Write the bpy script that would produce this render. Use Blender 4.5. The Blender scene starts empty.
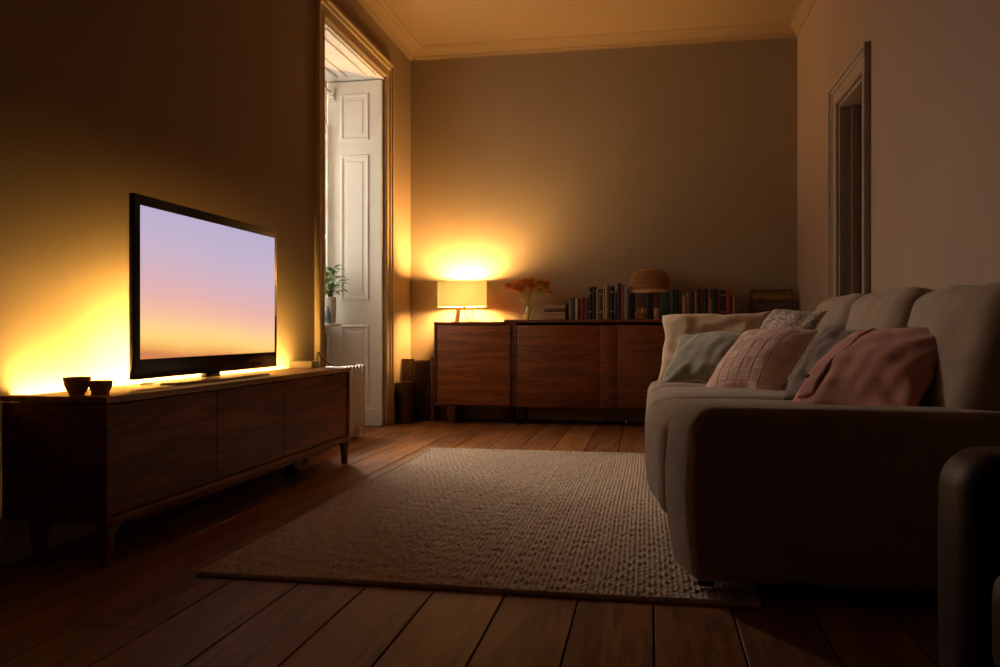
import bpy, bmesh, math, random
import numpy as np
from mathutils import Vector, Matrix, noise
PI = math.pi
R = random.Random(7)
SC = bpy.context.scene
COL = SC.collection

# ------------------------------------------------------------------ camera numbers
F = 820.0; EYE = 0.76; TH = math.radians(10.37); HZ = 331.0
S, K = math.sin(TH), math.cos(TH)
def at(px, py, Y):
    """point of the plane y=Y seen at a pixel of the 1000x667 frame"""
    r = (px - 500) / F
    X = Y * (r * K - S) / (K + r * S)
    zc = -X * S + Y * K
    return Vector((X, Y, EYE - (py - HZ) * zc / F))

# ------------------------------------------------------------------ object helpers
def link(o, parent=None):
    COL.objects.link(o)
    if parent: o.parent = parent
    return o
def tag(o, label=None, cat=None, group=None, kind=None):
    if label: o['label'] = label
    if cat: o['category'] = cat
    if group: o['group'] = group
    if kind: o['kind'] = kind
    return o
def empty(name, loc=(0, 0, 0), rz=0):
    o = bpy.data.objects.new(name, None); o.location = loc; o.rotation_euler = (0, 0, rz)
    o.empty_display_size = .05
    return link(o)
def obj(name, bm, mats, parent=None, ang=35):
    me = bpy.data.meshes.new(name)
    bmesh.ops.recalc_face_normals(bm, faces=bm.faces)
    bm.to_mesh(me); bm.free()
    for m in (mats if isinstance(mats, (list, tuple)) else [mats]): me.materials.append(m)
    me.polygons.foreach_set('use_smooth', [True] * len(me.polygons))
    try: me.set_sharp_from_angle(angle=math.radians(ang))
    except Exception: pass
    return link(bpy.data.objects.new(name, me), parent)
def struct(name, bm, mats, parent=None, ang=35):
    o = obj(name, bm, mats, parent, ang)
    if not parent: o['kind'] = 'structure'
    return o
def NB(): return bmesh.new()
def add(bm, fn, mi=0):
    """run fn on a scratch bmesh and merge it into bm with material index mi"""
    t = bmesh.new(); fn(t)
    for f in t.faces: f.material_index = mi
    me = bpy.data.meshes.new('t'); t.to_mesh(me); t.free()
    bm.from_mesh(me); bpy.data.meshes.remove(me)
def box(bm, x0, x1, y0, y1, z0, z1, bev=0.0, seg=2, mi=0, mat=None):
    def fn(t):
        bmesh.ops.create_cube(t, size=1)
        bmesh.ops.scale(t, vec=(x1 - x0, y1 - y0, z1 - z0), verts=t.verts)
        if bev > 0:
            bmesh.ops.bevel(t, geom=t.edges[:], offset=bev, segments=seg, profile=.5, affect='EDGES')
        bmesh.ops.translate(t, vec=((x0 + x1) / 2, (y0 + y1) / 2, (z0 + z1) / 2), verts=t.verts)
        if mat is not None: bmesh.ops.transform(t, matrix=mat, verts=t.verts)
    add(bm, fn, mi)
def frustum(bm, c0, s0, c1, s1, bev=0.0, mi=0):
    """four-sided tapered bar from centre c0 (half sizes s0) to c1 (half sizes s1)"""
    def fn(t):
        vs = []
        for c, s in ((c0, s0), (c1, s1)):
            for a, b in ((-1, -1), (1, -1), (1, 1), (-1, 1)):
                vs.append(t.verts.new((c[0] + a * s[0], c[1] + b * s[1], c[2])))
        for q in ((3, 2, 1, 0), (4, 5, 6, 7), (0, 1, 5, 4), (1, 2, 6, 5), (2, 3, 7, 6), (3, 0, 4, 7)):
            t.faces.new([vs[i] for i in q])
        if bev: bmesh.ops.bevel(t, geom=t.edges[:], offset=bev, segments=2, profile=.5, affect='EDGES')
    add(bm, fn, mi)
def tube(bm, pts, r, n=8, mi=0, cap=True):
    pts = [Vector(p) for p in pts]
    rr = r if isinstance(r, (list, tuple)) else [r] * len(pts)
    rings = []
    prev = None
    for i, p in enumerate(pts):
        d = (pts[min(i + 1, len(pts) - 1)] - pts[max(i - 1, 0)])
        d = d.normalized() if d.length > 1e-9 else Vector((0, 0, 1))
        if prev is None:
            a = Vector((0, 0, 1)) if abs(d.z) < .9 else Vector((1, 0, 0))
            u = d.cross(a).normalized()
        else:
            u = (prev - d * prev.dot(d)); u = u.normalized() if u.length > 1e-6 else d.orthogonal().normalized()
        prev = u; v = d.cross(u)
        rings.append([bm.verts.new(p + (u * math.cos(2 * PI * k / n) + v * math.sin(2 * PI * k / n)) * rr[i]) for k in range(n)])
    for a, b in zip(rings, rings[1:]):
        for k in range(n):
            f = bm.faces.new((a[k], a[(k + 1) % n], b[(k + 1) % n], b[k])); f.material_index = mi
    if cap:
        for q in (rings[0][::-1], rings[-1]):
            f = bm.faces.new(q); f.material_index = mi
def lathe(bm, prof, n=40, mi=0, sx=1, sy=1, c=(0, 0, 0), e=2.0):
    """surface of revolution (superellipse section exponent e)"""
    rings = []
    for r, z in prof:
        ring = []
        for k in range(n):
            a = 2 * PI * k / n; ca, sa = math.cos(a), math.sin(a)
            q = 1.0 if e == 2 else (abs(ca) ** e + abs(sa) ** e) ** (-1 / e)
            ring.append(bm.verts.new((c[0] + r * sx * ca * q, c[1] + r * sy * sa * q, c[2] + z)))
        rings.append(ring)
    for a, b in zip(rings, rings[1:]):
        for k in range(n):
            f = bm.faces.new((a[k], a[(k + 1) % n], b[(k + 1) % n], b[k])); f.material_index = mi
    if prof[0][0] > 1e-6: f = bm.faces.new(rings[0][::-1]); f.material_index = mi
    if prof[-1][0] > 1e-6: f = bm.faces.new(rings[-1]); f.material_index = mi
def extrude_xz(bm, outline, y0, y1, bev=0.0, seg=4, mi=0):
    """closed outline in x,z pushed along y; rim rounded by bev"""
    def fn(t):
        a = [t.verts.new((x, y0, z)) for x, z in outline]; b = [t.verts.new((x, y1, z)) for x, z in outline]
        n = len(outline)
        t.faces.new(a); t.faces.new(b[::-1])
        for k in range(n): t.faces.new((a[k], b[k], b[(k + 1) % n], a[(k + 1) % n]))
        bmesh.ops.recalc_face_normals(t, faces=t.faces)
        if bev:
            es = [e for e in t.edges if abs(e.verts[0].co.y - e.verts[1].co.y) < 1e-6]
            bmesh.ops.bevel(t, geom=es, offset=bev, segments=seg, profile=.5, affect='EDGES', clamp_overlap=True)
    add(bm, fn, mi)
def puffy(bm, size, rad, bulge=(0, 0, 0), n=14, wr=0.0, seed=0, mat=None, mi=0):
    """rounded cushion block centred on the origin: rounded box, faces bulged, fabric wrinkles"""
    hx, hy, hz = size[0] / 2, size[1] / 2, size[2] / 2
    def fn(t):
        bmesh.ops.create_cube(t, size=2)
        bmesh.ops.subdivide_edges(t, edges=t.edges[:], cuts=n, use_grid_fill=True)
        r = rad
        for v in t.verts:
            u = Vector(v.co)
            p = Vector((u.x * hx, u.y * hy, u.z * hz))
            q = Vector((max(-hx + r, min(hx - r, p.x)), max(-hy + r, min(hy - r, p.y)), max(-hz + r, min(hz - r, p.z))))
            d = p - q
            if d.length > 1e-9: p = q + d.normalized() * r
            bx = (1 - u.y ** 2) * (1 - u.z ** 2); by = (1 - u.x ** 2) * (1 - u.z ** 2); bz = (1 - u.x ** 2) * (1 - u.y ** 2)
            p.x += math.copysign(bulge[0] * bx * abs(u.x) ** 3, u.x)
            p.y += math.copysign(bulge[1] * by * abs(u.y) ** 3, u.y)
            p.z += math.copysign(bulge[2] * bz * abs(u.z) ** 3, u.z)
            if wr:
                o = Vector((seed * 7.3, seed * 3.1, 0))
                nn = noise.noise(p * 6 + o) + .5 * noise.noise(p * 14 + o)
                p += u.normalized() * nn * wr
            v.co = p
        if mat is not None: bmesh.ops.transform(t, matrix=mat, verts=t.verts)
    add(bm, fn, mi)

# ------------------------------------------------------------------ materials
def newmat(name):
    m = bpy.data.materials.new(name); m.use_nodes = True
    return m, m.node_tree, m.node_tree.nodes['Principled BSDF']
def N(nt, t, **kw):
    n = nt.nodes.new(t)
    for k, v in kw.items():
        if k in n.inputs: n.inputs[k].default_value = v
        else: setattr(n, k, v)
    return n
def rgb(c): return (c[0], c[1], c[2], 1)
def plain(name, c, rough=.5, metal=0, var=.08, scale=12, bump=0, bscale=200, spec=.5, coat=0, stretch=(1, 1, 1), sheen=0):
    m, nt, b = newmat(name)
    tc = N(nt, 'ShaderNodeTexCoord'); mp = N(nt, 'ShaderNodeMapping'); mp.inputs['Scale'].default_value = stretch
    nt.links.new(tc.outputs['Object'], mp.inputs['Vector'])
    nz = N(nt, 'ShaderNodeTexNoise', Scale=scale, Detail=4.0)
    nt.links.new(mp.outputs[0], nz.inputs['Vector'])
    cr = N(nt, 'ShaderNodeValToRGB')
    cr.color_ramp.elements[0].position = .3; cr.color_ramp.elements[1].position = .7
    cr.color_ramp.elements[0].color = rgb([x * (1 - var) for x in c]); cr.color_ramp.elements[1].color = rgb([min(1, x * (1 + var)) for x in c])
    nt.links.new(nz.outputs['Fac'], cr.inputs[0]); nt.links.new(cr.outputs[0], b.inputs['Base Color'])
    b.inputs['Roughness'].default_value = rough; b.inputs['Metallic'].default_value = metal
    b.inputs['Specular IOR Level'].default_value = spec; b.inputs['Coat Weight'].default_value = coat
    b.inputs['Sheen Weight'].default_value = sheen
    if bump:
        n2 = N(nt, 'ShaderNodeTexNoise', Scale=bscale, Detail=3.0); nt.links.new(mp.outputs[0], n2.inputs['Vector'])
        bp = N(nt, 'ShaderNodeBump', Strength=bump, Distance=.003); nt.links.new(n2.outputs['Fac'], bp.inputs['Height'])
        nt.links.new(bp.outputs[0], b.inputs['Normal'])
    return m
def wood(name, dark, light, axis='Y', rough=.42, scale=9.0, bump=.12, ripple=0.0):
    """grain runs along `axis`; growth lines from a stretched, distorted noise"""
    m, nt, b = newmat(name)
    tc = N(nt, 'ShaderNodeTexCoord'); mp = N(nt, 'ShaderNodeMapping')
    st = {'X': (.12, 1, 1.6), 'Y': (1, .12, 1.6), 'Z': (1, 1, .1)}[axis]
    mp.inputs['Scale'].default_value = st
    nt.links.new(tc.outputs['Object'], mp.inputs['Vector'])
    n1 = N(nt, 'ShaderNodeTexNoise', Scale=scale, Detail=6.0, Roughness=.6, Distortion=.6)
    n2 = N(nt, 'ShaderNodeTexNoise', Scale=scale * 9, Detail=3.0, Roughness=.6)
    for n in (n1, n2): nt.links.new(mp.outputs[0], n.inputs['Vector'])
    wv = N(nt, 'ShaderNodeMath', operation='MULTIPLY'); wv.inputs[1].default_value = 24
    nt.links.new(n1.outputs['Fac'], wv.inputs[0])
    sn = N(nt, 'ShaderNodeMath', operation='SINE'); nt.links.new(wv.outputs[0], sn.inputs[0])
    ad = N(nt, 'ShaderNodeMath', operation='MULTIPLY_ADD'); ad.inputs[1].default_value = .22; ad.inputs[2].default_value = .0
    nt.links.new(sn.outputs[0], ad.inputs[0])
    s2 = N(nt, 'ShaderNodeMath', operation='ADD'); nt.links.new(ad.outputs[0], s2.inputs[0]); nt.links.new(n2.outputs['Fac'], s2.inputs[1])
    last = s2
    if ripple:
        w = N(nt, 'ShaderNodeTexWave', Scale=22.0, Distortion=2.0, Detail=1.0); w.wave_type = 'BANDS'; w.bands_direction = 'X' if axis == 'X' else 'Y'
        nt.links.new(tc.outputs['Object'], w.inputs['Vector'])
        s3 = N(nt, 'ShaderNodeMath', operation='MULTIPLY_ADD'); s3.inputs[1].default_value = ripple
        nt.links.new(w.outputs['Fac'], s3.inputs[0]); nt.links.new(s2.outputs[0], s3.inputs[2]); last = s3
    cr = N(nt, 'ShaderNodeValToRGB'); cr.color_ramp.elements[0].position = .2; cr.color_ramp.elements[1].position = .85
    cr.color_ramp.elements[0].color = rgb(dark); cr.color_ramp.elements[1].color = rgb(light)
    nt.links.new(last.outputs[0], cr.inputs[0]); nt.links.new(cr.outputs[0], b.inputs['Base Color'])
    b.inputs['Roughness'].default_value = rough
    bp = N(nt, 'ShaderNodeBump', Strength=bump, Distance=.002); nt.links.new(last.outputs[0], bp.inputs['Height'])
    nt.links.new(bp.outputs[0], b.inputs['Normal'])
    return m
def fabric(name, c, c2=None, scale=900, bump=.35, var=.12, sheen=.15, rough=.95):
    """woven cloth: crossed threads"""
    m, nt, b = newmat(name)
    tc = N(nt, 'ShaderNodeTexCoord')
    nz = N(nt, 'ShaderNodeTexNoise', Scale=14.0, Detail=6.0); nt.links.new(tc.outputs['Object'], nz.inputs['Vector'])
    fz = N(nt, 'ShaderNodeTexNoise', Scale=scale * .4, Detail=2.0); nt.links.new(tc.outputs['Object'], fz.inputs['Vector'])
    mx = N(nt, 'ShaderNodeMath', operation='ADD'); nt.links.new(nz.outputs['Fac'], mx.inputs[0]); nt.links.new(fz.outputs['Fac'], mx.inputs[1])
    cr = N(nt, 'ShaderNodeValToRGB'); cr.color_ramp.elements[0].position = .75; cr.color_ramp.elements[1].position = 1.3 if False else 1.0
    c2 = c2 or [min(1, x * (1 + var)) for x in c]
    cr.color_ramp.elements[0].color = rgb([x * (1 - var) for x in c]); cr.color_ramp.elements[1].color = rgb(c2)
    hf = N(nt, 'ShaderNodeMath', operation='MULTIPLY'); hf.inputs[1].default_value = .85
    nt.links.new(mx.outputs[0], hf.inputs[0]); nt.links.new(hf.outputs[0], cr.inputs[0]); nt.links.new(cr.outputs[0], b.inputs['Base Color'])
    b.inputs['Roughness'].default_value = rough; b.inputs['Sheen Weight'].default_value = sheen; b.inputs['Specular IOR Level'].default_value = .2
    bp = N(nt, 'ShaderNodeBump', Strength=bump, Distance=.002); nt.links.new(fz.outputs['Fac'], bp.inputs['Height'])
    nt.links.new(bp.outputs[0], b.inputs['Normal'])
    return m
def glassy(name, tint=(1, 1, 1), rough=.02, mixf=.18, refl=.75):
    m = bpy.data.materials.new(name); m.use_nodes = True; nt = m.node_tree
    for n in list(nt.nodes): nt.nodes.remove(n)
    out = N(nt, 'ShaderNodeOutputMaterial'); tr = N(nt, 'ShaderNodeBsdfTransparent', Color=rgb(tint)); gl = N(nt, 'ShaderNodeBsdfGlossy', Roughness=rough)
    lw = N(nt, 'ShaderNodeLayerWeight', Blend=.25); ad = N(nt, 'ShaderNodeMath', operation='MULTIPLY_ADD'); ad.inputs[1].default_value = refl; ad.inputs[2].default_value = mixf * .3
    mx = N(nt, 'ShaderNodeMixShader')
    nt.links.new(lw.outputs['Facing'], ad.inputs[0]); nt.links.new(ad.outputs[0], mx.inputs[0])
    nt.links.new(tr.outputs[0], mx.inputs[1]); nt.links.new(gl.outputs[0], mx.inputs[2]); nt.links.new(mx.outputs[0], out.inputs[0])
    return m
def emit(name, c, st):
    m = bpy.data.materials.new(name); m.use_nodes = True; nt = m.node_tree
    for n in list(nt.nodes): nt.nodes.remove(n)
    out = N(nt, 'ShaderNodeOutputMaterial'); e = N(nt, 'ShaderNodeEmission', Color=rgb(c), Strength=st); nt.links.new(e.outputs[0], out.inputs[0])
    return m

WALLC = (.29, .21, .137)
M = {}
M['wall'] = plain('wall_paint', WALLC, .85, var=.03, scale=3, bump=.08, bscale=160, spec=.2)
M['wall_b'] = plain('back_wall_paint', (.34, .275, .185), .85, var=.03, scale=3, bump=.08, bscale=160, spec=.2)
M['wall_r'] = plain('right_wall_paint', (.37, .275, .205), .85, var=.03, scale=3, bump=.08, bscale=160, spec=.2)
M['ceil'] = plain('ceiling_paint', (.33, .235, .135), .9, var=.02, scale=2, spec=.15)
M['trim'] = plain('cream_gloss_paint', (.47, .355, .215), .5, var=.03, scale=8)
M['white'] = plain('white_satin_paint', (.78, .76, .70), .4, var=.02, scale=6)
M['radw'] = plain('radiator_enamel', (.74, .71, .64), .35, var=.03, scale=9)
M['ltrim'] = plain('right_door_paint', (.36, .29, .23), .5, var=.04, scale=8)
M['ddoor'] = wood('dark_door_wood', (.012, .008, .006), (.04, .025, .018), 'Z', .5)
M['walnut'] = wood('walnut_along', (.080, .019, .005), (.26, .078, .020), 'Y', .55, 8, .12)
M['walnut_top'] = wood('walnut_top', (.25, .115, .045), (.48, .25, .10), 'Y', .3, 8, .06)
M['walnut_z'] = wood('walnut_upright', (.07, .022, .01), (.19, .07, .028), 'Z', .55, 8, .1)
M['mahog'] = wood('mahogany_across', (.10, .025, .005), (.24, .068, .014), 'X', .42, 10, .14)
M['mahog_rip'] = wood('figured_mahogany', (.14, .037, .008), (.34, .11, .026), 'X', .45, 10, .2, ripple=.22)
M['mahog_dk'] = wood('mahogany_carcass', (.07, .02, .008), (.16, .05, .02), 'X', .4, 10, .1)
M['black_metal'] = plain('black_metal', (.012, .011, .010), .4, .6, .1)
M['tvblack'] = plain('tv_gloss_black', (.006, .006, .007), .18, 0, .05)
M['tvback'] = plain('tv_back_plastic', (.02, .02, .02), .6)
M['steel'] = plain('brushed_steel', (.28, .27, .27), .35, .9, .05, stretch=(1, 20, 1))
M['brass'] = plain('aged_brass', (.55, .36, .13), .3, .9, .1)
M['leather'] = plain('brown_leather', (.020, .011, .008), .5, 0, .25, 18, .35, 260, spec=.3)
M['sofa'] = fabric('sofa_cloth', (.33, .255, .185), scale=1000, bump=.5)
M['sofa_pipe'] = fabric('sofa_piping', (.38, .31, .245), scale=900)

# floor boards: random tint per board, long grain
def floor_mat():
    m, nt, b = newmat('pine_floorboards')
    tc = N(nt, 'ShaderNodeTexCoord'); sp = N(nt, 'ShaderNodeSeparateXYZ'); nt.links.new(tc.outputs['Object'], sp.inputs[0])
    a = N(nt, 'ShaderNodeMath', operation='MULTIPLY_ADD'); a.inputs[1].default_value = 1 / .21; a.inputs[2].default_value = -.01 / .21 + 40
    nt.links.new(sp.outputs[0], a.inputs[0])
    fl = N(nt, 'ShaderNodeMath', operation='FLOOR'); nt.links.new(a.outputs[0], fl.inputs[0])
    wn = N(nt, 'ShaderNodeTexWhiteNoise', noise_dimensions='1D'); nt.links.new(fl.outputs[0], wn.inputs['W'])
    off = N(nt, 'ShaderNodeVectorMath', operation='SCALE'); off.inputs['Scale'].default_value = 30; nt.links.new(wn.outputs['Color'], off.inputs[0])
    mp = N(nt, 'ShaderNodeVectorMath', operation='MULTIPLY'); mp.inputs[1].default_value = (1, .09, 1); nt.links.new(tc.outputs['Object'], mp.inputs[0])
    sm = N(nt, 'ShaderNodeVectorMath', operation='ADD'); nt.links.new(mp.outputs[0], sm.inputs[0]); nt.links.new(off.outputs[0], sm.inputs[1])
    n1 = N(nt, 'ShaderNodeTexNoise', Scale=6.0, Detail=5.0, Distortion=.9); n2 = N(nt, 'ShaderNodeTexNoise', Scale=70.0, Detail=3.0)
    for n in (n1, n2): nt.links.new(sm.outputs[0], n.inputs['Vector'])
    w = N(nt, 'ShaderNodeMath', operation='MULTIPLY'); w.inputs[1].default_value = 30; nt.links.new(n1.outputs['Fac'], w.inputs[0])
    sn = N(nt, 'ShaderNodeMath', operation='SINE'); nt.links.new(w.outputs[0], sn.inputs[0])
    h = N(nt, 'ShaderNodeMath', operation='MULTIPLY_ADD'); h.inputs[1].default_value = .17; nt.links.new(sn.outputs[0], h.inputs[0]); nt.links.new(n2.outputs['Fac'], h.inputs[2])
    h2 = N(nt, 'ShaderNodeMath', operation='MULTIPLY_ADD'); h2.inputs[1].default_value = .35; nt.links.new(wn.outputs['Value'], h2.inputs[0]); nt.links.new(h.outputs[0], h2.inputs[2])
    cr = N(nt, 'ShaderNodeValToRGB'); cr.color_ramp.elements[0].position = .2; cr.color_ramp.elements[1].position = 1.0
    cr.color_ramp.elements[0].color = (.10, .035, .011, 1); cr.color_ramp.elements[1].color = (.34, .14, .045, 1)
    nt.links.new(h2.outputs[0], cr.inputs[0]); nt.links.new(cr.outputs[0], b.inputs['Base Color'])
    b.inputs['Roughness'].default_value = .5; b.inputs['Specular IOR Level'].default_value = .25
    bp = N(nt, 'ShaderNodeBump', Strength=.1, Distance=.002); nt.links.new(h.outputs[0], bp.inputs['Height']); nt.links.new(bp.outputs[0], b.inputs['Normal'])
    return m
M['floor'] = floor_mat()
M['subfloor'] = plain('dark_joint', (.02, .012, .008), .9)

# ------------------------------------------------------------------ the room
XL, XR, YB, YN, ZC = -2.085, 1.18, 7.00, -1.6, 3.235
OY0, OY1, OZ = 5.02, 6.28, 2.79        # window recess in the left wall
XA = -2.57                             # recess back
DY0, DY1, DZ = 4.87, 5.54, 2.21        # doorway in the right wall

bm = NB()
box(bm, -2.7, 1.5, YN - .1, YB + .1, -.12, -.022, mi=1)
k = -14
while True:
    x0 = .01 + .21 * k
    if x0 > 1.45: break
    x1 = x0 + .21; y = YN - R.random() * 2.0
    while y < YB:
        L = R.uniform(2.2, 3.8)
        ya, yb = max(y, YN), min(y + L, YB)
        if yb - ya > .05: box(bm, x0 + .0024, x1 - .0024, ya + .001, yb - .001, -.024, 0, .0016, 1)
        y += L
    k += 1
struct('floor', bm, [M['floor'], M['subfloor']])
bm = NB(); box(bm, -2.7, 1.5, YN - .1, YB + .1, ZC, ZC + .1); struct('ceiling', bm, M['ceil'])
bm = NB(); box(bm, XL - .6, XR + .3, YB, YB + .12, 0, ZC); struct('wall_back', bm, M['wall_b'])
bm = NB(); box(bm, XL - .6, XR + .3, YN - .12, YN, 0, ZC); struct('wall_front', bm, M['wall'])
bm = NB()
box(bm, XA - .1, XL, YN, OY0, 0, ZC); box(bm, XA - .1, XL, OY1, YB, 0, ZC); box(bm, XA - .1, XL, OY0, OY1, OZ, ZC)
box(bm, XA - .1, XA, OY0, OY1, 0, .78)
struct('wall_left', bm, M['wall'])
bm = NB()
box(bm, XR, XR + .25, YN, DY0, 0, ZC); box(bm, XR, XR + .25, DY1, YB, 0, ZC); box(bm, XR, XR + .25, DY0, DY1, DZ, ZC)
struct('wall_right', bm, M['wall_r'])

# cornice: stepped profile mitred round three sides
prof = [(0, -.085), (.006, -.085), (.009, -.074), (.018, -.068), (.022, -.056), (.04, -.036), (.07, -.018), (.085, -.016), (.09, -.010), (.125, -.008), (.13, 0), (0, 0)]
def cornice():
    bm = NB()
    path = [(XL, YN, 1, 0), (XL, YB, 1, -1), (XR, YB, -1, -1), (XR, YN, -1, 0)]
    rings = [[bm.verts.new((x + dx * d, y + dy * d, ZC + z)) for d, z in prof] for x, y, dx, dy in path]
    for a, b in zip(rings, rings[1:]):
        for i in range(len(prof) - 1): bm.faces.new((a[i], a[i + 1], b[i + 1], b[i]))
    return bm
struct('trim_1', cornice(), M['ceil'], ang=20)

def baseboard(name, axis, a0, a1, w, sgn, m):
    """skirting with a stepped top: runs along `axis` against the wall plane w, projecting by sgn"""
    bm = NB()
    pr = [(0, 0), (.018, 0), (.018, .105), (.012, .118), (.012, .13), (.006, .142), (0, .142)]
    rings = []
    for a in (a0, a1):
        rings.append([bm.verts.new((w + sgn * d, a, z) if axis == 'Y' else (a, w + sgn * d, z)) for d, z in pr])
    for i in range(len(pr)):
        j = (i + 1) % len(pr); bm.faces.new((rings[0][i], rings[0][j], rings[1][j], rings[1][i]))
    bm.faces.new(rings[0]); bm.faces.new(rings[1][::-1])
    struct(name, bm, m)
baseboard('baseboard_back', 'X', XL, XR, YB, -1, M['trim'])
baseboard('baseboard_left', 'Y', YN, OY0 - .17, XL, 1, M['trim'])
baseboard('baseboard_left.001', 'Y', OY1 + .17, YB - .02, XL, 1, M['trim'])
baseboard('baseboard_right', 'Y', YN, DY0 - .13, XR, -1, M['trim'])
baseboard('baseboard_right.001', 'Y', DY1 + .15, YB - .02, XR, -1, M['trim'])

def casing(name, wx, sgn, y0, y1, ztop, wid, m):
    """moulded architrave round an opening in an x=wx wall: profile swept up, across and down"""
    pr = [(0, 0), (0, .010), (.010, .018), (.028, .018), (.032, .012), (.075, .014), (.082, .024), (.10, .026), (.105, .018), (wid - .03, .022), (wid - .024, .036), (wid - .004, .036), (wid, .028), (wid, 0)]
    bm = NB(); rings = []
    for yy, zz, dy, dz in ((y0, 0, -1, 0), (y0, ztop, -1, 1), (y1, ztop, 1, 1), (y1, 0, 1, 0)):
        rings.append([bm.verts.new((wx + sgn * d, yy + dy * o, zz + dz * o)) for o, d in pr])
    for a, b in zip(rings, rings[1:]):
        for i in range(len(pr) - 1): bm.faces.new((a[i], a[i + 1], b[i + 1], b[i]))
    bm.faces.new(rings[0]); bm.faces.new(rings[-1][::-1])
    return struct(name, bm, m, ang=20)
casing('trim_2', XL, 1, OY0, OY1, OZ, .135, M['trim'])
casing('trim_3', XR, -1, DY0, DY1, DZ, .125, M['ltrim'])

# panelled white shutter lining on the far reveal of the recess, soffit lining
def panel_face(bm, x0, x1, y, z0, z1, sgn=-1, d=.016):
    """raised-and-fielded panel on a face whose normal is sgn*y"""
    st = [(0, 0), (.010, .012), (.02, .012), (.03, -.004), (.045, -.004), (.06, .006)]
    prev = None
    for o, h in st:
        yy = y + sgn * h
        ring = [bm.verts.new(p) for p in ((x0 + o, yy, z0 + o), (x1 - o, yy, z0 + o), (x1 - o, yy, z1 - o), (x0 + o, yy, z1 - o))]
        if prev:
            for i in range(4): bm.faces.new((prev[i], prev[(i + 1) % 4], ring[(i + 1) % 4], ring[i]))
        prev = ring
    bm.faces.new(prev)
bm = NB()
yf = OY1 - .035
box(bm, XA + .012, XL - .012, yf, OY1 - .003, .145, OZ - .03, .003, 1)
px0, px1 = XL - .36, XL - .115
panel_face(bm, px0, px1, yf, .18, .81); panel_face(bm, px0, px1, yf, 1.00, 2.17); panel_face(bm, px0, px1, yf, 2.28, 2.66)
box(bm, XA + .012, XL - .006, yf - .014, OY1 - .003, .001, .145, .006, 2)     # its own skirting block
struct('door_1', bm, M['white'], ang=20)
bm = NB()
box(bm, XA + .004, XL - .004, OY0 + .003, OY1 - .003, OZ - .022, OZ - .002)
for xx in (-2.44, -2.36, -2.20, -2.12): box(bm, xx - .014, xx + .014, OY0 + .12, OY1 - .14, OZ - .034, OZ - .02, .006, 2)
struct('trim_4', bm, M['white'], ang=20)

# the window at the back of the recess: frame, sill, glazing bars, glass
bm = NB()
z0, z1 = .80, OZ - .03
wx0, wx1 = XA - .07, XA - .01
box(bm, wx0, wx1, OY0 + .004, OY0 + .064, z0, z1, .004); box(bm, wx0, wx1, OY1 - .104, OY1 - .044, z0, z1, .004)
box(bm, wx0, wx1, OY0 + .064, OY1 - .104, z0, z0 + .06, .004); box(bm, wx0, wx1, OY0 + .064, OY1 - .104, z1 - .06, z1, .004)
box(bm, wx0 + .01, wx1 - .01, OY0 + .064, OY1 - .104, 1.75, 1.80, .004)
box(bm, wx0 + .01, wx1 - .01, 5.55, 5.58, z0 + .06, z1 - .06, .004)
win = struct('window_1', bm, M['white'])
bm = NB(); box(bm, XA - .1, XA + .035, OY0 + .004, OY1 - .04, .78, .80, .005); struct('window_sill', bm, M['white'], win)
bm = NB(); box(bm, wx0 + .028, wx0 + .032, OY0 + .05, OY1 - .09, z0 + .05, z1 - .05); struct('window_pane', bm, glassy('window_glass', refl=.15, mixf=.08), win)

# doorway in the right wall: lining and dark closed leaf
bm = NB()
box(bm, XR + .004, XR + .2, DY1 - .026, DY1 - .001, 0, DZ - .001, .003); box(bm, XR + .004, XR + .2, DY0 + .001, DY0 + .026, 0, DZ - .001, .003)
box(bm, XR + .004, XR + .2, DY0 + .026, DY1 - .026, DZ - .026, DZ - .001, .003)
box(bm, XR + .075, XR + .2, DY1 - .045, DY1 - .026, 0, DZ - .026, .002)
dr = struct('door_2', bm, M['ltrim'])
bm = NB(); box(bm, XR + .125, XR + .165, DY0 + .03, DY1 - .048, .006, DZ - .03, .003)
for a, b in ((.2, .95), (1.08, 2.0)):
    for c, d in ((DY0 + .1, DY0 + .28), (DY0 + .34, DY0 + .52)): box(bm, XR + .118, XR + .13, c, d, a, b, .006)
struct('door_leaf', bm, M['ddoor'], dr)

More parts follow.
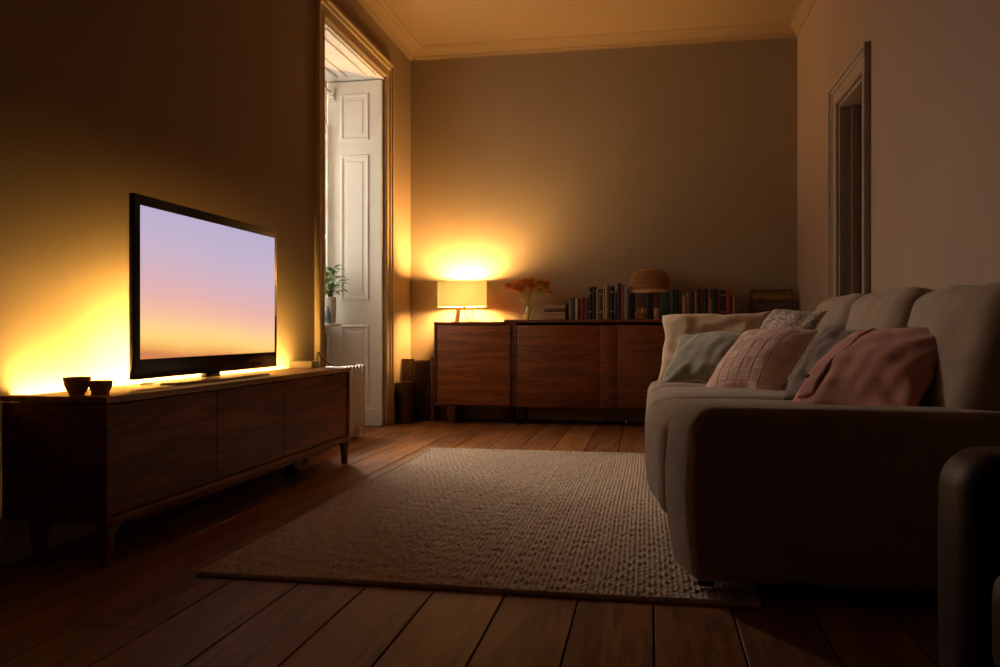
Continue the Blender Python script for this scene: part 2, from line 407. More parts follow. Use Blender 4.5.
# ------------------------------------------------------------------ rug
def rug():
    x0, x1, y0, y1 = -1.385, .30, 2.33, 5.075
    nx, ny = 470, 520
    u = np.linspace(0, 1, nx); v = np.linspace(0, 1, ny)
    X, Y = np.meshgrid(x0 + (x1 - x0) * u, y0 + (y1 - y0) * v)
    pitch, loop = .0165, .042
    rng = np.random.default_rng(3)
    row = np.floor((X - x0) / pitch).astype(int)
    ph = rng.random(row.max() + 2)[row] * .22 + (row % 2) * .5
    wob = .10 * np.sin(Y * 9 + row * 1.7)
    rx = np.abs(np.sin(PI * (X - x0) / pitch)) ** .5
    ly = np.abs(np.sin(PI * (Y / loop + ph + wob))) ** .85
    lid = np.floor(Y / loop + ph + wob).astype(int)
    amp = .68 + .32 * np.sin(row * 12.9898 + lid * 78.233)
    h = .0045 + .0105 * rx * ly * amp
    # hem: the edge is a rope-bound roll
    d = np.minimum(np.minimum(X - x0, x1 - X), np.minimum(Y - y0, y1 - Y))
    e = np.clip(d / .018, 0, 1)
    hem = .011 * np.sqrt(np.clip(1 - (2 * e - 1) ** 2, 0, 1)) + .004 * np.abs(np.sin((X + Y) * 150))
    h = np.where(d < .018, hem + .003, h)
    X = X + .003 * np.sin(Y * 3.1); Y2 = Y + .004 * np.sin(X * 6.3)
    Z = h
    top = np.stack([X, Y2, Z], -1).reshape(-1, 3)
    idx = np.arange(nx * ny).reshape(ny, nx)
    quads = np.stack([idx[:-1, :-1], idx[:-1, 1:], idx[1:, 1:], idx[1:, :-1]], -1).reshape(-1, 4)
    rim = np.concatenate([idx[0, :], idx[1:, -1], idx[-1, -2::-1], idx[-2:0:-1, 0]])
    low = top[rim].copy(); low[:, 2] = .0008
    n0 = len(top); m = len(rim); li = np.arange(n0, n0 + m)
    side = np.stack([rim, li, np.roll(li, -1), np.roll(rim, -1)], -1)
    verts = np.concatenate([top, low]); faces = np.concatenate([quads, side]).tolist() + [li[::-1].tolist()]
    me = bpy.data.meshes.new('area_rug'); me.from_pydata(verts.tolist(), [], faces); me.update()
    me.polygons.foreach_set('use_smooth', [True] * len(me.polygons))
    m_, nt, b = newmat('braided_wool')
    tc = N(nt, 'ShaderNodeTexCoord'); n1 = N(nt, 'ShaderNodeTexNoise', Scale=60.0, Detail=4.0); n2 = N(nt, 'ShaderNodeTexNoise', Scale=420.0, Detail=2.0)
    for n in (n1, n2): nt.links.new(tc.outputs['Object'], n.inputs['Vector'])
    ad = N(nt, 'ShaderNodeMath', operation='MULTIPLY_ADD'); ad.inputs[1].default_value = .5; nt.links.new(n2.outputs['Fac'], ad.inputs[0]); nt.links.new(n1.outputs['Fac'], ad.inputs[2])
    cr = N(nt, 'ShaderNodeValToRGB'); cr.color_ramp.elements[0].position = .5; cr.color_ramp.elements[1].position = 1.0
    cr.color_ramp.elements[0].color = (.40, .31, .225, 1); cr.color_ramp.elements[1].color = (.70, .57, .43, 1)
    nt.links.new(ad.outputs[0], cr.inputs[0]); nt.links.new(cr.outputs[0], b.inputs['Base Color'])
    b.inputs['Roughness'].default_value = 1; b.inputs['Specular IOR Level'].default_value = .1
    bp = N(nt, 'ShaderNodeBump', Strength=.4, Distance=.003); nt.links.new(n2.outputs['Fac'], bp.inputs['Height']); nt.links.new(bp.outputs[0], b.inputs['Normal'])
    me.materials.append(m_)
    return link(bpy.data.objects.new('area_rug', me))
tag(rug(), 'large beige chunky braided rug on the floorboards between television cabinet and sofa', 'rug')

# ------------------------------------------------------------------ television cabinet
CX0, CX1, CY0, CY1, CZ0, CZ1 = -1.998, -1.70, 2.34, 4.49, .134, .55
t = cab = tag(empty('media_cabinet', (0, 0, 0)), 'long low walnut cabinet with three doors carrying the television', 'cabinet')
bm = NB(); box(bm, CX0 - .0122, CX1 + .004, CY0 - .004, CY1 + .004, CZ1 - .022, CZ1, .002); box(bm, XL + .003, CX0 + .004, CY0 - .004, CY0 + .05, CZ1 - .0215, CZ1 - .0005, .003)  # rear overhang added to shade the upper wall from the strip below
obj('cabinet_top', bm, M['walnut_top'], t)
bm = NB()
box(bm, XL + .003, CX1, CY0, CY0 + .024, CZ0 + .01, CZ1 - .023, .002); box(bm, CX0, CX1, CY1 - .024, CY1, CZ0, CZ1 - .023, .003)
box(bm, CX0, CX1 - .03, CY0 + .024, CY1 - .024, CZ0 + .002, CZ0 + .026, .002); box(bm, CX0, CX0 + .012, CY0 + .024, CY1 - .024, CZ0 + .02, CZ1 - .024); box(bm, XL + .002, CX0, CY0 + .024, CY1 - .024, .1435, .160); box(bm, XL + .002, CX0, CY1 - .024, CY1, .1435, CZ1 - .03)  # the two boards reaching the wall are added to stop strip light leaking
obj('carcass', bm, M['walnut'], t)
bm = NB(); box(bm, CX1 - .028, CX1 + .006, CY0 + .02, CY1 - .02, CZ0 - .002, CZ0 + .026, .008, 3); box(bm, CX1 - .06, CX1 - .034, CY0 + .2, CY1 - .2, CZ0 - .03, CZ0, .003)
obj('bottom_rail', bm, M['walnut'], t)
ys = [CY0 + .027, 2.34 + .765, 2.34 + 1.42, CY1 - .027]
ys = [CY0 + .027, 3.00, 3.655, CY1 - .027]
ys[1] = at(217.5, 400, 1)[1] if False else 3.03
for a, b in zip(ys, ys[1:]):
    bm = NB(); box(bm, CX1 - .030, CX1 - .010, a + .002, b - .002, CZ0 + .029, CZ1 - .028, .002, 1); obj('door', bm, M['walnut'], t)
for yy, s in ((CY0 + .028, 1), (CY1 - .024, -1)):
    for xx in (CX0 + .035, CX1 - .024):
        bm = NB(); frustum(bm, (xx, yy, CZ0 + .002), (.023, .023), (xx, yy, 0), (.014, .014), .003)
        if True: frustum(bm, (xx, yy + s * .03, CZ0 + .002), (.016, .04), (xx, yy + s * .004, CZ0 - .05), (.012, .016), .002)
        obj('leg', bm, M['walnut_z'], t)
bm = NB(); frustum(bm, (-1.86, 4.05, CZ0), (.016, .016), (-1.86, 4.05, 0), (.03, .03), .002); obj('leg', bm, M['black_metal'], t)

# ------------------------------------------------------------------ television
t = tag(empty('television', (-1.85, 3.265, CZ1)), 'flat television showing a lilac and orange sunset on the low cabinet', 'television')
Y0, Y1, TZ0, TZ1 = -.580, .575, .032, .712
bm = NB()
box(bm, -.012, .012, Y0, Y1, TZ0, TZ1, .004, 2)
obj('bezel', bm, M['tvblack'], t)
bm = NB(); box(bm, -.058, -.012, Y0 + .12, Y1 - .12, TZ0 + .05, TZ1 - .12, .012, 3); obj('back_cover', bm, M['tvback'], t)
def screen_mat():
    m = bpy.data.materials.new('sunset_screen'); m.use_nodes = True; nt = m.node_tree
    b = nt.nodes['Principled BSDF']
    tc = N(nt, 'ShaderNodeTexCoord'); sp = N(nt, 'ShaderNodeSeparateXYZ'); nt.links.new(tc.outputs['Object'], sp.inputs[0])
    nz = N(nt, 'ShaderNodeTexNoise', Scale=2.2, Detail=2.0); nt.links.new(tc.outputs['Object'], nz.inputs['Vector'])
    y2 = N(nt, 'ShaderNodeMath', operation='POWER'); ab = N(nt, 'ShaderNodeMath', operation='ABSOLUTE'); nt.links.new(sp.outputs[1], ab.inputs[0]); nt.links.new(sp.outputs[1], y2.inputs[0]); y2.inputs[1].default_value = 1
    a = N(nt, 'ShaderNodeMath', operation='MULTIPLY_ADD'); a.inputs[1].default_value = .05; nt.links.new(nz.outputs['Fac'], a.inputs[0]); nt.links.new(sp.outputs[2], a.inputs[2])
    c = N(nt, 'ShaderNodeMath', operation='MULTIPLY_ADD'); c.inputs[1].default_value = .055; nt.links.new(y2.outputs[0], c.inputs[0]); nt.links.new(a.outputs[0], c.inputs[2])
    mr = N(nt, 'ShaderNodeMapRange'); mr.inputs['From Min'].default_value = TZ0 + .09; mr.inputs['From Max'].default_value = TZ1 + .02
    nt.links.new(c.outputs[0], mr.inputs['Value'])
    cr = N(nt, 'ShaderNodeValToRGB'); cr.color_ramp.interpolation = 'B_SPLINE'
    st = [(0, (.62, .20, .09)), (.035, (.92, .40, .10)), (.09, (1.0, .65, .18)), (.17, (1.0, .68, .27)), (.26, (.95, .52, .34)), (.38, (.80, .44, .42)), (.55, (.64, .45, .54)), (.75, (.54, .45, .62)), (1, (.46, .42, .60))]
    el = cr.color_ramp.elements
    while len(el) < len(st): el.new(.5)
    for e, (p, col) in zip(el, st): e.position = p; e.color = rgb(col)
    nt.links.new(mr.outputs[0], cr.inputs[0])
    b.inputs['Base Color'].default_value = (.01, .01, .01, 1); b.inputs['Roughness'].default_value = .25
    nt.links.new(cr.outputs[0], b.inputs['Emission Color']); b.inputs['Emission Strength'].default_value = 1.0
    return m
bm = NB(); box(bm, .012, .0135, Y0 + .034, Y1 - .030, TZ0 + .074, TZ1 - .040); obj('screen', bm, screen_mat(), t)
bm = NB(); box(bm, .0125, .0145, .33, .40, TZ0 + .018, TZ0 + .03, .0005, 1); obj('button_strip', bm, M['tvback'], t)
bm = NB(); frustum(bm, (-.02, 0, TZ0 + .05), (.012, .05), (-.02, 0, .012), (.014, .06), .003); obj('neck', bm, M['tvblack'], t)
bm = NB()
pts = [(-.09 , -.40), (.05, -.38), (.098, -.1), (.07, .38), (-.09, .38), (-.11, 0)]
vb = [bm.verts.new((x, y, .001)) for x, y in pts]; vt = [bm.verts.new((x * .96, y * .985, .010)) for x, y in pts]
bm.faces.new(vb[::-1]); bm.faces.new(vt)
for i in range(6): bm.faces.new((vb[i], vb[(i + 1) % 6], vt[(i + 1) % 6], vt[i]))
obj('stand_base', bm, M['steel'], t, 20)

# light strips behind the television
LEDC = (1.0, .58, .135)
M['led'] = emit('led_glow', LEDC, 1050.0); M['led2'] = emit('led_glow_soft', LEDC, 320.0)
bm = NB(); box(bm, CX0 - .006, CX0 - .0005, 2.38, 4.44, .440, .470, .001, 1)
obj('light_strip', bm, M['led'], cab, 35)['label'] = 'warm glowing strip along the back edge'
bm = NB(); box(bm, -.066, -.0585, -.44, .46, .10, .13, .002, 1); obj('light_strip', bm, M['led2'], t)['label'] = 'warm glowing strip'
bm = NB(); box(bm, -.0752, -.058, -.46, .48, .155, .159, .0005, 1); obj('strip_shield', bm, M['tvback'], t)  # unseen ledge added to cut the strip's light high on the wall

# bowls
def bowl(name, loc, r, h, m, label, foot=.5):
    bm = NB()
    lathe(bm, [(r * foot, 0), (r * foot, .004), (r * .72, h * .25), (r * .93, h * .6), (r, h), (r - .003, h + .001), (r - .007, h - .002), (r * .82, h * .55), (r * .55, h * .22), (.0001, h * .18)], 40)
    o = obj(name, bm, m); o.location = loc
    return tag(o, label, 'bowl', 'wooden bowls')
M['bowl1'] = wood('bowl_wood', (.50, .28, .14), (.78, .48, .25), 'X', .45, 30)
M['bowl2'] = wood('bowl_wood_dark', (.42, .22, .11), (.70, .42, .21), 'X', .45, 30)
bowl('wooden_bowl', (-1.846, 2.392, CZ1), .042, .058, M['bowl1'], 'taller round wooden bowl on the low cabinet, nearer the wall', .55)
o = bowl('wooden_bowl', (-1.775, 2.412, CZ1), .038, .046, M['bowl2'], 'shorter flared wooden bowl on the low cabinet, nearer the television', .72)
bm = NB(); box(bm, -.075, .06, -.055, .055, 0, .04, .006, 2)
rt = obj('router', bm, M['white']); rt.location = (-1.93, 4.40, CZ1); tag(rt, 'small white box on the far end of the low cabinet', 'router')

# ------------------------------------------------------------------ radiator, pipe, cable, shelf with plant in the recess
t = tag(empty('radiator', (-2.085, 5.36, 0)), 'white column radiator standing behind the low cabinet at the window recess', 'radiator')
for i in range(9):
    yy = -.27 + i * .066
    bm = NB()
    for xx in (-.05, .0, .05):
        tube(bm, [(xx, yy, .09), (xx, yy, .5)], .019, 10)
    for zz in (.10, .495): tube(bm, [(-.062, yy, zz), (.062, yy, zz)], [.026, .026], 12)
    tube(bm, [(0, yy - .034, .11), (0, yy + .034, .11)], .02, 10); tube(bm, [(0, yy - .034, .485), (0, yy + .034, .485)], .02, 10)
    obj('column', bm, M['radw'], t)
for yy in (-.2, .2):
    bm = NB(); box(bm, -.045, .045, yy - .018, yy + .018, 0, .085, .006); obj('foot', bm, M['radw'], t)
bm = NB(); tube(bm, [(.02, .29, .11), (.02, .345, .11), (.02, .35, .10), (.02, .35, .0)], .011, 10); lathe(bm, [(.018, .1), (.022, .115), (.022, .16), (.016, .17)], 16, c=(.02, .345, 0)); obj('valve', bm, M['radw'], t)

bm = NB(); tube(bm, [(-2.535, 6.2, .14), (-2.535, 6.2, 2.40)], .014, 10)
for zz in (.5, 1.5, 2.3): tube(bm, [(-2.535, 6.2, zz), (-2.535, 6.2, zz + .03)], .02, 10)
tag(obj('heating_pipe', bm, M['white']), 'thin white pipe running up the corner of the window recess', 'pipe')
bm = NB(); tube(bm, [(-2.505, 6.18, 2.66), (-2.505, 5.15, 2.66)], .012, 10); tube(bm, [(-2.505, 6.18, 2.66), (-2.505, 6.21, 2.66)], .028, 14)
box(bm, -2.524, -2.486, 6.21, 6.244, 2.61, 2.71, .004); box(bm, -2.524, -2.486, 5.022, 5.05, 2.61, 2.71, .004); tube(bm, [(-2.505, 5.15, 2.66), (-2.505, 5.05, 2.66)], .012, 10)
tag(obj('curtain_rail', bm, M['radw']), 'white rail with round end bracket high in the window recess', 'curtain rail')

M['cable'] = plain('black_cable', (.02, .018, .016), .5)
bm = NB()
P0 = [Vector((-1.90, 4.47, .572)), Vector((-1.93, 4.56, .60)), Vector((-2.0, 4.75, .63)), Vector((-2.04, 4.90, .585)), Vector((-2.03, 5.05, .535)), Vector((-2.02, 5.25, .53)), Vector((-2.02, 5.45, .525))]
def smooth(pts, n=8):
    out = []
    P = [pts[0]] + list(pts) + [pts[-1]]
    for i in range(1, len(P) - 2):
        for k in range(n):
            s = k / n; a, b, c, d = P[i - 1], P[i], P[i + 1], P[i + 2]
            out.append(.5 * ((2 * b) + (c - a) * s + (2 * a - 5 * b + 4 * c - d) * s * s + (3 * b - a - 3 * c + d) * s ** 3))
    return out + [pts[-1]]
tube(bm, smooth(P0), .0045, 8)
tag(obj('power_cable', bm, M['cable']), 'black cable looping from the white box over the radiator', 'cable')

t = tag(empty('wall_shelf', (-2.47, 6.04, .80)), 'small white bracket shelf inside the window recess holding the plant', 'shelf')
bm = NB(); box(bm, -.10, .065, -.13, .13, 0, .018, .003); obj('board', bm, M['white'], t)
bm = NB(); box(bm, -.098, -.085, -.012, .012, -.12, 0, .003); tube(bm, [(-.09, 0, -.115), (.02, 0, -.005)], .008, 8); obj('bracket', bm, M['white'], t)
M['pot'] = plain('stone_glaze', (.55, .52, .46), .6, var=.06)
M['leaf'] = plain('plant_leaf', (.06, .14, .02), .4, var=.4, scale=20)
M['stem'] = plain('plant_stem', (.14, .2, .05), .6)
M['soil'] = plain('soil', (.03, .02, .012), .95)
def leafmesh(bm, base, d, L, w, curl=.4, mi=0, n=6):
    d = Vector(d).normalized(); side = d.cross(Vector((0, 0, 1)));
    side = side.normalized() if side.length > 1e-4 else Vector((1, 0, 0))
    up = side.cross(d).normalized(); prev = None
    for i in range(n + 1):
        s = i / n; wd = w * math.sin(PI * min(1, s * .93 + .07)) ** .8
        c = Vector(base) + d * (L * s) - up * (curl * L * s * s)
        row = [bm.verts.new(c - side * wd + up * wd * .25), bm.verts.new(c), bm.verts.new(c + side * wd + up * wd * .25)]
        if prev:
            for k in range(2):
                f = bm.faces.new((prev[k], prev[k + 1], row[k + 1], row[k])); f.material_index = mi
        prev = row
t = tag(empty('potted_plant', (-2.445, 6.03, .819)), 'leafy green plant in a pale pot on the recess shelf', 'plant')
bm = NB(); lathe(bm, [(.036, 0), (.042, .01), (.046, .10), (.046, .20), (.041, .205), (.040, .19), (.0001, .188)], 32); obj('pot', bm, M['pot'], t)
bm = NB(); lathe(bm, [(.0395, .185), (.0395, .194), (.0001, .198)], 24); obj('soil', bm, M['soil'], t)
bm = NB(); bs = NB()
r2 = random.Random(5)
for i in range(42):
    a = r2.uniform(0, 2 * PI); h = r2.uniform(.05, .28); rad = r2.uniform(.0, .085)
    top = Vector((rad * math.cos(a) + .01, rad * math.sin(a), .195 + h))
    tube(bs, smooth([Vector((.012 * math.cos(a), .012 * math.sin(a), .19)), Vector((rad * .4 * math.cos(a), rad * .4 * math.sin(a), .19 + h * .6)), top], 4), .0022, 5)
    leafmesh(bm, top, (math.cos(a), math.sin(a), r2.uniform(.1, .7)), r2.uniform(.06, .09), r2.uniform(.016, .026), r2.uniform(.3, .8))
obj('foliage', bm, M['leaf'], t); obj('stems', bs, M['stem'], t)['kind'] = 'stuff'
M['bglass'] = plain('blue_glass', (.10, .19, .24), .12, var=.15, coat=.5)
bm = NB(); lathe(bm, [(.022, 0), (.026, .006), (.026, .05), (.018, .085), (.009, .105), (.008, .125), (.011, .13), (.0001, .131)], 24)
o = obj('bottle', bm, M['bglass']); o.location = (-2.433, 5.952, .819); tag(o, 'small blue glass bottle on the recess shelf before the plant pot', 'bottle')

# ------------------------------------------------------------------ far left corner: pot, board, box
M['brownpot'] = plain('brown_glaze', (.055, .024, .012), .3, var=.3, scale=10, stretch=(1, 1, .3))
M['boardw'] = wood('board_wood', (.05, .018, .009), (.11, .042, .02), 'Z', .5)
t = tag(empty('lidded_bin', (-2.0, 6.54, 0)), 'round dark brown lidded bin on the floor beside the window casing', 'bin')
bm = NB(); lathe(bm, [(.062, 0), (.068, .006), (.077, .2), (.079, .235), (.082, .238), (.082, .262), (.078, .266), (.0001, .266)], 40); obj('body', bm, M['brownpot'], t)
bm = NB(); lathe(bm, [(.076, .267), (.08, .272), (.08, .325), (.074, .335), (.04, .34), (.0001, .34)], 40); obj('lid', bm, M['brownpot'], t)
bm = NB(); box(bm, -.055, .055, -.012, .012, 0, .525, .004)
o = obj('wooden_board', bm, M['boardw']); o.location = (-2.022, 6.68, 0); o.rotation_euler = (math.radians(-5), 0, 0)
tag(o, 'brown wooden board standing upright behind the lidded bin', 'board')
t = tag(empty('floor_speaker', (-1.893, 6.80, 0)), 'tall narrow dark wooden speaker box on the floor left of the sideboard', 'speaker')
bm = NB(); box(bm, -.078, .058, -.1, .1, 0, .51, .004); obj('cabinet_body', bm, M['boardw'], t)
M['mesh'] = plain('speaker_cloth', (.03, .016, .010), .9, bump=.5, bscale=500)
bm = NB(); box(bm, -.068, .048, -.106, -.1, .02, .495, .003); obj('grille', bm, M['mesh'], t)
bm = NB(); box(bm, -.018, .018, -.13, .09, 0, .54, .003)
o = obj('wooden_board', bm, M['mahog_dk']); o.location = (-1.80, 6.80, 0); tag(o, 'thin brown board standing upright between speaker box and figured cabinet', 'board')

# ------------------------------------------------------------------ sideboards along the back wall
SX0, SX1, SX2 = -1.752, -1.087, 1.155
SF = 6.55                                     # front plane
t = tag(empty('storage_cabinet', (0, 0, 0)), 'figured brown wooden cabinet under the lit lamp on block legs', 'cabinet')
bm = NB(); box(bm, SX0, SX1, SF, YB - .022, .145, .165, .002); box(bm, SX0, SX0 + .022, SF, YB - .022, .165, .812, .002); box(bm, SX1 - .022, SX1, SF, YB - .022, .165, .812, .002)
box(bm, SX0 + .022, SX1 - .022, YB - .036, YB - .024, .165, .812); obj('carcass', bm, M['mahog_dk'], t)
bm = NB(); box(bm, SX0 - .002, SX1, SF - .004, YB - .020, .812, .834, .003); obj('cabinet_top', bm, M['mahog'], t)
bm = NB(); box(bm, SX0 + .03, SX1 - .026, SF - .012, SF + .012, .16, .806, .002); obj('door', bm, M['mahog_rip'], t)
for xx, yy in ((SX0 + .14, SF + .05), (SX1 - .10, SF + .27), (SX0 + .14, YB - .08), (SX1 - .08, YB - .08)):
    bm = NB(); box(bm, xx - .035, xx + .035, yy - .03, yy + .03, 0, .145, .004); obj('leg', bm, M['mahog_dk'], t)

t = tag(empty('sideboard', (0, 0, 0)), 'long reddish mahogany sideboard carrying the flowers, books and rattan basket', 'sideboard')
a0 = SX1 + .004
bm = NB(); box(bm, a0, SX2, SF, YB - .022, .145, .167, .002); box(bm, a0, a0 + .022, SF, YB - .022, .167, .828, .002); box(bm, SX2 - .022, SX2, SF, YB - .022, .167, .828, .002)
box(bm, a0 + .022, SX2 - .022, YB - .036, YB - .024, .167, .828); box(bm, -.401, -.381, SF + .02, YB - .04, .167, .828); box(bm, -.267, -.247, SF + .02, YB - .04, .167, .828); obj('carcass', bm, M['mahog_dk'], t)
bm = NB(); box(bm, a0 - .08, SX2, SF - .012, YB - .020, .834 + .001, .852, .003); box(bm, a0, SX2, SF - .008, YB - .022, .829, .836, .001); obj('cabinet_top', bm, M['mahog'], t)
dx = [a0 + .024, -.391, -.257, .42, SX2 - .024]
for i, (a, b) in enumerate(zip(dx, dx[1:])):
    bm = NB(); box(bm, a + .0015, b - .0015, SF - .012, SF + .010, .15, .806, .002); obj('drawer_panel' if i == 1 else 'door', bm, M['mahog'], t)
for xx, yy in ((a0 + .035, SF + .035), (a0 + .075, SF + .035), (SX2 - .06, SF + .035), (-.02, SF + .12), (a0 + .05, YB - .07), (SX2 - .06, YB - .07)):
    bm = NB(); tube(bm, [(xx, yy, .0), (xx, yy, .146)], .0075, 10); obj('leg', bm, M['black_metal'], t)

# ------------------------------------------------------------------ table lamp
LZ = .834; LX, LY = at(462, 320, 6.85)[0], 6.85
t = tag(empty('table_lamp', (LX, LY, LZ)), 'lit table lamp with wide yellow drum shade on the figured cabinet', 'lamp')
m = bpy.data.materials.new('lamp_shade_cloth'); m.use_nodes = True; nt = m.node_tree
for n in list(nt.nodes): nt.nodes.remove(n)
out = N(nt, 'ShaderNodeOutputMaterial'); tl = N(nt, 'ShaderNodeBsdfTranslucent', Color=(.275, .30, .24, 1)); df = N(nt, 'ShaderNodeBsdfDiffuse', Color=(.78, .68, .48, 1)); mx = N(nt, 'ShaderNodeMixShader'); mx.inputs[0].default_value = .62
tc = N(nt, 'ShaderNodeTexCoord'); wv = N(nt, 'ShaderNodeTexNoise', Scale=300.0); nt.links.new(tc.outputs['Object'], wv.inputs['Vector']); bp = N(nt, 'ShaderNodeBump', Strength=.2, Distance=.001); nt.links.new(wv.outputs['Fac'], bp.inputs['Height']); nt.links.new(bp.outputs[0], tl.inputs['Normal'])
nt.links.new(df.outputs[0], mx.inputs[1]); nt.links.new(tl.outputs[0], mx.inputs[2]); nt.links.new(mx.outputs[0], out.inputs[0])
bm = NB()
z0, z1 = .132, .352
n = 72; rings = []
for (sc_, z) in ((1, z0), (1, z1), (.985, z1), (.985, z0)):
    ring = []
    for k in range(n):
        a = 2 * PI * k / n; ca, sa = math.cos(a), math.sin(a); q = (abs(ca) ** 4 + abs(sa) ** 4) ** -.25
        ring.append(bm.verts.new((.207 * sc_ * ca * q, .105 * sc_ * sa * q, z)))
    rings.append(ring)
for i in range(4):
    a, b = rings[i], rings[(i + 1) % 4]
    for k in range(n): bm.faces.new((a[k], a[(k + 1) % n], b[(k + 1) % n], b[k]))
obj('lamp_shade', bm, m, t)
bm = NB()
box(bm, -.075, .125, -.05, .05, 0, .008, .003); box(bm, -.05, .10, -.03, .03, .108, .116, .002)
frustum(bm, (-.045, 0, .008), (.018, .022), (-.03, 0, .11), (.014, .02), .002)
tube(bm, [(.055, 0, .006), (.02, 0, .11)], .004, 8); tube(bm, [(.11, 0, .006), (.085, 0, .11)], .004, 8)
obj('base', bm, M['brass'], t)
bm = NB(); tube(bm, [(.02, 0, .115), (.02, 0, .15)], .012, 12); 
for s in (-1, 1): tube(bm, [(.02, 0, .138), (s * .2, 0, .138)], .0022, 6)
lathe(bm, [(.0001, .1435), (.062, .1435), (.064, .147), (.0001, .149)], 28, c=(.02, 0, 0)); obj('lamp_holder', bm, M['brass'], t)  # disc added under the bulb to block its downward light
bm = NB(); lathe(bm, [(.014, .15), (.018, .158), (.042, .175), (.050, .20), (.050, .29), (.042, .318), (.018, .334), (.0001, .336)], 24, c=(.02, 0, 0)); obj('bulb', bm, emit('bulb_glow', (1, .52, .155), 1150), t)
# ------------------------------------------------------------------ flowers in a glass vase
VX, VY = at(529, 320, 6.74)[0], 6.74
SZ = .853
t = tag(empty('flower_vase', (VX, VY, SZ)), 'clear glass vase of dried orange flowers beside the lit lamp', 'vase')
bm = NB(); lathe(bm, [(.030, 0), (.036, .004), (.042, .03), (.042, .07), (.034, .10), (.034, .118), (.031, .118), (.031, .10), (.039, .07), (.039, .03), (.032, .008), (.0001, .008)], 32); obj('glass', bm, glassy('vase_glass', (.93, .95, .85)), t)
M['fstem'] = plain('dried_stem', (.55, .50, .16), .6, var=.2)
def petal_mat(name, c):
    m = bpy.data.materials.new(name); m.use_nodes = True; nt = m.node_tree
    for n in list(nt.nodes): nt.nodes.remove(n)
    out = N(nt, 'ShaderNodeOutputMaterial'); tc = N(nt, 'ShaderNodeTexCoord'); nz = N(nt, 'ShaderNodeTexNoise', Scale=45.0); nt.links.new(tc.outputs['Object'], nz.inputs['Vector'])
    cr = N(nt, 'ShaderNodeValToRGB'); cr.color_ramp.elements[0].color = rgb([x * .6 for x in c]); cr.color_ramp.elements[1].color = rgb([min(1, x * 1.3) for x in c]); nt.links.new(nz.outputs['Fac'], cr.inputs[0])
    d = N(nt, 'ShaderNodeBsdfDiffuse'); tl = N(nt, 'ShaderNodeBsdfTranslucent'); mx = N(nt, 'ShaderNodeMixShader'); mx.inputs[0].default_value = .45
    for n in (d, tl): nt.links.new(cr.outputs[0], n.inputs['Color'])
    nt.links.new(d.outputs[0], mx.inputs[1]); nt.links.new(tl.outputs[0], mx.inputs[2]); nt.links.new(mx.outputs[0], out.inputs[0])
    return m
M['petal'] = petal_mat('dried_petal', (.95, .45, .10)); M['petal2'] = petal_mat('dried_petal_light', (1.0, .62, .18)); M['petal3'] = petal_mat('dried_petal_dark', (.80, .30, .06))
r3 = random.Random(11)
heads = []
for i in range(32):
    u = -1 + 2 * (i + .5) / 32
    heads.append((u * .165 + r3.uniform(-.012, .012) + .012, r3.uniform(-.06, .06), .255 + .045 * (1 - u * u) + r3.uniform(-.04, .035)))
heads.append((-.185, 0, .285))
for i, h in enumerate(heads):
    hv = Vector(h); f = (0.16 if abs(h[0]) > .1 else .1)
    bs = NB(); tube(bs, smooth([Vector((-h[0] * .08, -h[1] * .1, .012)), Vector((h[0] * .14, h[1] * .14, .115)), Vector((h[0] * .6, h[1] * .6, .2)), hv], 5), .0030, 5)
    st = obj('stem', bs, M['fstem'], t)
    bm = NB(); lathe(bm, [(.0001, -.008), (.008, -.004), (.010, .006), (.0001, .012)], 10, c=h, mi=1)
    for ring, (cnt, L, el) in enumerate(((9, .034, -.6), (11, .042, -.05), (10, .040, .5), (8, .034, 1.0), (4, .026, 1.4))):
        for k in range(cnt):
            a = 2 * PI * (k + ring * .5) / cnt + i
            leafmesh(bm, h, (math.cos(a) * math.cos(el), math.sin(a) * math.cos(el), math.sin(el)), L * r3.uniform(.85, 1.15), .012, r3.uniform(-.1, .5), 0, 4)
    obj('flower_head', bm, [M[('petal', 'petal2', 'petal3')[i % 3]], M['petal3']], st)

# ------------------------------------------------------------------ books
PAGE = plain('book_pages', (.50, .42, .29), .9, var=.15, scale=200)
_bm = {}
def cover(c):
    k = tuple(c)
    if k not in _bm: _bm[k] = plain('book_cover_%d' % len(_bm), c, .55, var=.12, scale=30, bump=.1, bscale=400)
    return _bm[k]
def band_mat(): return cover((.45, .36, .2))
def book_bm(w, d, h, band=False):
    """upright book, spine facing -y, standing on z=0; x centred"""
    bm = NB(); b = min(.0025, w * .12)
    box(bm, -w / 2, -w / 2 + b, 0, d, 0, h, .0006, 1); box(bm, w / 2 - b, w / 2, 0, d, 0, h, .0006, 1)
    # rounded spine
    n = 6; pts = []
    for k in range(n + 1):
        a = -PI / 2 + PI * k / n; pts.append((w / 2 * math.sin(a), -.004 * math.cos(a)))
    def fn(t):
        lo = [t.verts.new((x, y, 0)) for x, y in pts] + [t.verts.new((w / 2, .003, 0)), t.verts.new((-w / 2, .003, 0))]
        hi = [t.verts.new((v.co.x, v.co.y, h)) for v in lo]; m_ = len(lo)
        t.faces.new(lo[::-1]); t.faces.new(hi)
        for k in range(m_): t.faces.new((lo[k], lo[(k + 1) % m_], hi[(k + 1) % m_], hi[k]))
    add(bm, fn)
    box(bm, -w / 2 + b, w / 2 - b, .004, d - .004, .003, h - .004, mi=1)
    if band:
        for zz in (h * .8, h * .22):
            box(bm, -w / 2 * .8, w / 2 * .8, -.0052, .001, zz, zz + .012, .0005, 1, mi=2)
    return bm
BK = []
